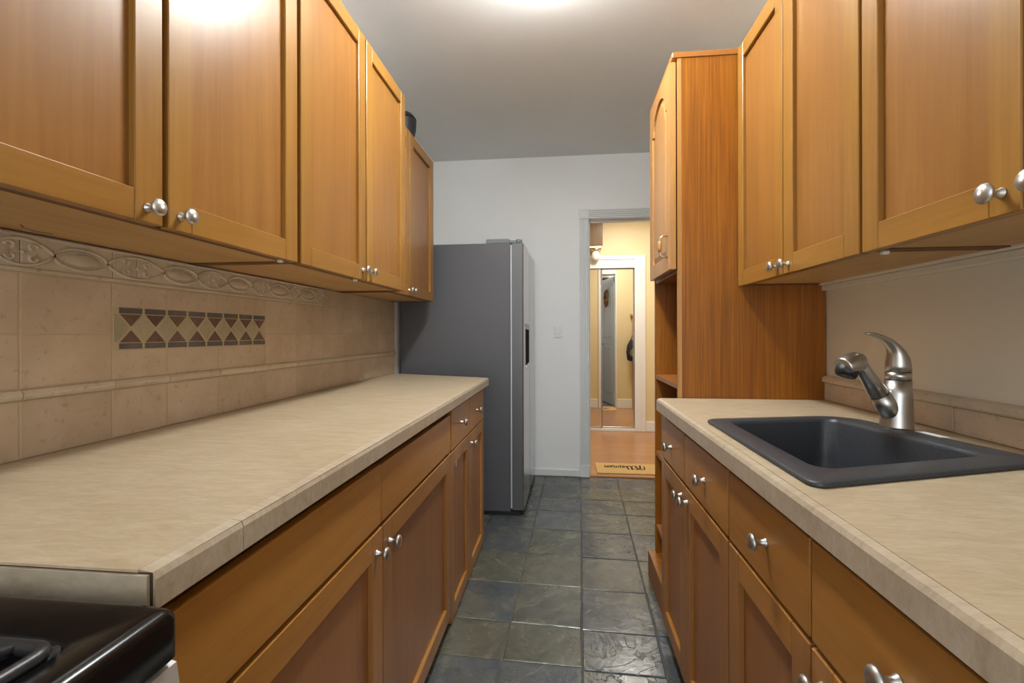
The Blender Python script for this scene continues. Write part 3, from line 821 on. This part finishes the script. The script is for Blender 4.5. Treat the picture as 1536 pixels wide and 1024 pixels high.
# ------------------------------------------------------------------ right worktop with cut-out
ZR = .9131
r = thing('worktop', 'beige laminate worktop on the right with the dark sink let into it', 'worktop', (.65, .8, ZR - .04))
so = [(.388, .778), (.391, 1.352), (.800, 1.446), (.896, .962)]
sr = [.020, .030, .085, .02]
hole = rpoly([(.402, .795), (.405, 1.335), (.785, 1.425), (.880, .972)], [.02, .02, .07, .02], 6)
RX = .350
mb = MB(); mb.holed([(RX + .016, -.30), (XR - .003, -.30), (XR - .003, 1.832), (RX + .016, 1.832)], hole, ZR - .043, ZR, lambda u, v, d: (u, v, d), 0)
mb.build('top_sheet', M['lam'], r)
mb = MB()
def el(y):
    pr = [(.0157, ZR - .002), (.0150, ZR - .0002), (.004, ZR - .003), (.0, ZR - .010), (.0, ZR - .045), (.008, ZR - .045), (.0157, ZR - .043)]
    return [(RX + a, y, z) for a, z in pr]
mb.loft([el(-.30), el(1.832)], 0); mb.build('front_edge', M['lam_edge'], r)

r = thing('tile_curb', 'low tan tile upstand with cream cap along the right wall behind the sink', 'backsplash', (.955, .8, ZR))
mb = MB(); y = -.30; ys = [-.30, .02, .33, .64, .95, 1.26, 1.57, 1.834]
for a, b_ in zip(ys, ys[1:]): mb.box(.950, XR - .0005, a + .001, b_ - .001, ZR + .001, .977, 0, .0015)
mb.build('field_tiles', M['tile'], r)
mb = MB()
for a, b_ in zip(ys, ys[1:]):
    lp = lambda y: [(XR - .0005, y, .9775), (.946, y, .9775), (.942, y, .982), (.942, y, .992), (.946, y, .999), (.954, y, 1.003), (XR - .0005, y, 1.004)]
    mb.loft([lp(a + .0008), lp(b_ - .0008)], 0)
mb.build('pencil_liner', M['liner'], r)

# ------------------------------------------------------------------ sink
r = thing('kitchen_sink', 'charcoal granite composite drop-in sink in the right worktop', 'sink', (.64, 1.11, ZR))
si = [(.444, .868), (.444, 1.322), (.742, 1.402), (.818, 1.006)]
def off(pts, d):
    cx_ = sum(p[0] for p in pts) / len(pts); cy_ = sum(p[1] for p in pts) / len(pts)
    return [(p[0] - d * (1 if p[0] > cx_ else -1), p[1] - d * (1 if p[1] > cy_ else -1)) for p in pts]
O = lambda d, z: [(x, y, z) for x, y in rpoly(off(so, d), [max(q - d, .006) for q in sr], 8)]
I = lambda d, z, rr=.03: [(x, y, z) for x, y in rpoly(off(si, d), rr, 8)]
mb = MB()
mb.loft([O(.018, ZR + .0004), O(.002, ZR + .0004), O(0, ZR + .003), O(.0015, ZR + .0075), O(.006, ZR + .0095), O(.03, ZR + .0085),
         I(-.004, ZR + .0085, .03), I(0, ZR + .006, .03), I(.003, ZR - .002, .032), I(.010, ZR - .10, .04), I(.022, ZR - .185, .05), I(.035, ZR - .20, .055), I(.07, ZR - .205, .05)], 0, False, True, True)
for v in list(mb.bm.verts): pass
bowl = mb.build('basin', M['sink'], r)
MB().lathe([(.0, ZR - .2045), (.045, ZR - .2045), (.045, ZR - .2015), (.038, ZR - .2005), (.034, ZR - .203), (0, ZR - .203)], (.63, 1.13, 0), 'z', 28).build('drain', M['steel_f'], r)
mb = MB(); mb.prism([(.836, 1.222), (.856, 1.220), (.8655, 1.158), (.846, 1.156)], ZR + .0090, ZR + .0098); mb.build('sticker', M['label'], r)

# ------------------------------------------------------------------ faucet
fx, fy = .832, 1.277; FZ = ZR + .0085
r = thing('kitchen_faucet', 'brushed nickel single-lever pull-out faucet standing at the back of the sink', 'faucet', (fx, fy, FZ))
dirn = Vector((-.965, -.26, 0)).normalized()
base = Vector((fx, fy, FZ))
def fp(a, z): return base + dirn * a + Vector((0, 0, z))
MB().tube([fp(0, 0), fp(0, .003), fp(0, .006), fp(-.001, .04), fp(-.0035, .08), fp(-.0055, .1175)], [.0354, .0354, .0345, .0330, .0302, .0278], 36, up=Vector((0, 1, 0))).build('body', M['steel_f'], r)
MB().tube([fp(-.0055, .1176), fp(-.0055, .1195)], .0262, 36, up=Vector((0, 1, 0))).tube([fp(-.0062, .1385), fp(-.0062, .1400)], .0258, 36, up=Vector((0, 1, 0))).build('seam_ring', M['blackm'], r)
MB().tube([fp(-.0056, .1196), fp(-.0062, .1384)], [.0274, .0270], 36, up=Vector((0, 1, 0))).build('collar', M['steel_f'], r)
hp = [(-.0062, .1401, .0270, 1), (-.0060, .156, .0264, 1), (-.0045, .172, .0240, 1.05), (-.0005, .187, .0188, 1.15), (.0085, .2025, .0132, 1.35), (.025, .2165, .0092, 1.6), (.044, .2260, .0070, 1.75), (.062, .2320, .0056, 1.9), (.077, .2350, .0045, 2.0), (.088, .2360, .0028, 2.2)]
MB().tube([fp(a, z) for a, z, q, w_ in hp], [q for a, z, q, w_ in hp], 24, flat=[w_ for a, z, q, w_ in hp], up=Vector((0, 1, 0))).build('lever', M['steel_f'], r)
s0, s1, s2 = fp(.004, .0225), fp(.050, .084), fp(.103, .157)
MB().tube([s0, s0.lerp(s1, .5), s1], [.0235, .0240, .0225], 28).build('spout_sleeve', M['steel_f'], r)
ax = (s1 - s0).normalized()
MB().tube([s1 - ax * .002, s1 + ax * .0022], .0212, 28).build('spout_seam', M['blackm'], r)
MB().tube([s1 + ax * .0022, s1.lerp(s2, .5), s2, s2 + ax * .012], [.0218, .0190, .0170, .0150], 28).build('wand', M['steel_f'], r)
hd = Vector((dirn.x * .95, dirn.y * .95 - .12, -.30)).normalized()
h0 = fp(.113, .167)
mb = MB()
mb.tube([h0 - hd * .018, h0 - hd * .012, h0, h0 + hd * .016, h0 + hd * .034, h0 + hd * .046, h0 + hd * .050], [.008, .019, .0265, .0290, .0280, .0255, .0235], 28, flat=.92)
head = mb.build('spray_head', M['steel_f'], r)
dn = (Vector((0, 0, -1)) + hd * .55).normalized()
n0 = h0 + hd * .026
mb = MB(); mb.tube([n0 + dn * .006, n0 + dn * .024, n0 + dn * .0305, n0 + dn * .0315], [.0255, .0240, .0215, .017], 26); mb.build('nozzle', M['blackm'], head)

# ------------------------------------------------------------------ small things
r = thing('light_switch', 'white light switch plate on the far white wall', 'switch', (-.048, YF, 1.13))
MB().box(-.079, -.017, YF - .006, YF, 1.128, 1.228, 0, .002).build('plate', M['switch'], r)
MB().box(-.064, -.032, YF - .010, YF - .005, 1.152, 1.212, 0, .002).build('rocker', M['switch'], r)

r = thing('doormat', 'tan doormat with dark script lying on the hall floor past the doorway', 'mat', (.53, 4.07, 0))
MB().box(.272, .79, 3.925, 4.232, .0005, .010, 0, .003).build('pad', M['mat'], r)
mb = MB()
rnd = random.Random(3); x = .345
while x < .650:
    big = x > .515
    wd = rnd.uniform(.030, .045) if big else rnd.uniform(.016, .024)
    hgt = rnd.uniform(.10, .14) if big else rnd.uniform(.055, .08)
    yb = 4.035 if big else 4.085
    pts = []
    k1, k2 = rnd.uniform(.8, 1.6), rnd.uniform(0, 6)
    for k in range(15):
        t_ = k / 14
        pts.append((x + wd * (t_ + .28 * math.sin(2 * PI * t_ * k1)), yb + hgt * (.5 + .5 * math.sin(2 * PI * t_ * 1.2 + k2)), .0102))
    mb.tube(pts, .0062 if big else .0040, 6, flat=.15)
    x += wd * .95
mb.build('lettering', M['ink'], r)

# sconce on the hall end wall
r = thing('wall_sconce', 'brown wooden wall box with a hanging white glass globe in the hall', 'lamp', (.385, HY1, 2.02))
bx0, bx1 = .300, .455; yb = HY1 - .001
MB().box(bx0, bx1, yb - .10, yb, 2.195, 2.462, 0, .003).build('box', M['walnut'], r)
MB().box(bx0 - .008, bx1 + .004, yb - .11, yb, 2.462, 2.480, 0, .003).build('box_top', M['oakdoor'], r)
MB().box(bx0 + .005, bx1 - .008, yb - .09, yb, 2.165, 2.195, 0, .004).lathe([(.0, 2.135), (.048, 2.135), (.055, 2.15), (.045, 2.165), (0, 2.165)], (.375, yb - .07, 0), 'z', 24).build('bracket', M['brass'], r)
MB().lathe([(.0, 2.012), (.018, 2.015), (.036, 2.028), (.047, 2.052), (.049, 2.078), (.044, 2.105), (.036, 2.122), (.034, 2.136), (0, 2.136)], (.375, yb - .07, 0), 'z', 28).build('globe', M['glass'], r)

# coat rack with bag on the hall side of the kitchen wall (seen in the mirror)
r = thing('coat_rack', 'upright wooden coat rack on the hall wall, seen in the mirrored door', 'coat rack', (1.045, HY0 + .03, 0))
MB().box(1.050, 1.100, HY0 + .0165, HY0 + .036, .0, 1.42, 0, .004).box(1.020, 1.130, HY0 + .002, HY0 + .055, 1.42, 1.46, 0, .005).build('post', M['oakdoor'], r)
MB().tube([(1.075, HY0 + .042, 1.17), (1.075, HY0 + .066, 1.17), (1.075, HY0 + .072, 1.19)], .006).build('hook', M['brass'], r)
r = thing('shoulder_bag', 'black bag with olive patch hanging on the coat rack in the mirror', 'bag', (1.060, HY0 + .10, .74))
mb = MB()
lp = []
for z, w_, d_ in ((.74, .07, .03), (.76, .10, .05), (.88, .115, .055), (.98, .10, .045), (1.05, .065, .03), (1.075, .03, .015)):
    lp.append([(1.060 + w_ * math.cos(2 * PI * k / 20), HY0 + .135 + d_ * math.sin(2 * PI * k / 20), z) for k in range(20)])
mb.loft(lp, 0, True, True, True); mb.build('body', M['bag'], r)
MB().tube([(1.000, HY0 + .135, 1.03), (1.040, HY0 + .10, 1.12), (1.075, HY0 + .071, 1.184), (1.105, HY0 + .10, 1.12), (1.120, HY0 + .135, 1.03)], .006).build('strap', M['bag'], r)
lp = [[(1.055 + w_ * math.cos(2 * PI * k / 16), HY0 + y_ , .865 + w_ * 1.1 * math.sin(2 * PI * k / 16)) for k in range(16)] for w_, y_ in ((.062, .180), (.062, .193), (.05, .197))]
mb = MB(); mb.loft(lp, 0); mb.build('patch', M['bagg'], r)

# oblong brown wreath on the grey door (seen in the mirror)
r = thing('door_wreath', 'oblong brown wreath hanging on the grey door in the mirror', 'wreath', (.70, 3.50, 1.60))
mb = MB(); dv = Vector((-.225, -.974, 0)); nv = Vector((-.974, .225, 0)); c0 = Vector((OX1 - .01, YF - .035, 1.74)) + dv * .30
for k in range(3):
    mb.tube([c0 + nv * (.030 + .010 * math.sin(7 * q + k * 2)) + dv * ((.062 + .012 * math.sin(9 * q + k)) * math.cos(q)) + Vector((0, 0, (.125 + .012 * math.cos(8 * q + 2 * k)) * math.sin(q))) for q in [2 * PI * a / 40 for a in range(41)]], .013, 7)
mb.build('twigs', M['walnut'], r)
MB().tube([c0 + nv * .028 + Vector((0, 0, .12)), c0 + nv * .012 + Vector((0, 0, .18))], .003, 6).build('hanging_loop', M['brass'], r)

# ceiling lamp (just above the frame)
LX, LY0, LY1 = -.08, 1.30, 1.81
r = thing('ceiling_lamp', 'flush white ceiling lamp lighting the kitchen just above the view', 'lamp', (LX, (LY0 + LY1) / 2, ZC - .12))
MB().box(LX - .035, LX + .035, LY0 + .04, LY1 - .04, ZC - .052, ZC - .0005, 0, .004).build('base', M['trim'], r)
mb = MB()
pr = [(-.062, -.0525), (-.072, -.065), (-.068, -.088), (-.046, -.108), (0, -.116), (.046, -.108), (.068, -.088), (.072, -.065), (.062, -.0525)]
mb.loft([[(LX + a * k, y, ZC + (z if k == 1 else -.0525 + (z + .0525) * .86)) for a, z in pr] for y, k in ((LY0 + .004, .9), (LY0 + .016, 1), (LY1 - .016, 1), (LY1 - .004, .9))], 0, True, True, True)
mb.build('diffuser', M['lamp'], r)

# ------------------------------------------------------------------ light
def area(name, loc, rot, sx_, sy_, power, col):
    l = bpy.data.lights.new(name, 'AREA'); l.shape = 'RECTANGLE'; l.size = sx_; l.size_y = sy_; l.energy = power; l.color = col
    o = bpy.data.objects.new(name, l); COL.objects.link(o); o.location = loc; o.rotation_euler = rot; return o
area('added_window_fill', ((WX0 + WX1) / 2, YB - .10, (WZ0 + WZ1) / 2), (PI / 2, 0, 0), WX1 - WX0, WZ1 - WZ0, 15, (.90, .96, 1.0))  # fill light added behind the camera, set in the added window opening
area('hall_lamp', (.7, 4.75, ZC - .05), (0, 0, 0), .5, .5, 16, (1.0, .94, .84))
wd = bpy.data.worlds.new('world'); sc.world = wd; wd.use_nodes = True
wd.node_tree.nodes['Background'].inputs[0].default_value = (.85, .92, 1, 1); wd.node_tree.nodes['Background'].inputs[1].default_value = .5

sc.view_settings.view_transform = 'Standard'; sc.view_settings.look = 'None'
sc.view_settings.gamma = 1; sc.view_settings.use_curve_mapping = False
sc.view_settings.exposure = 1.02
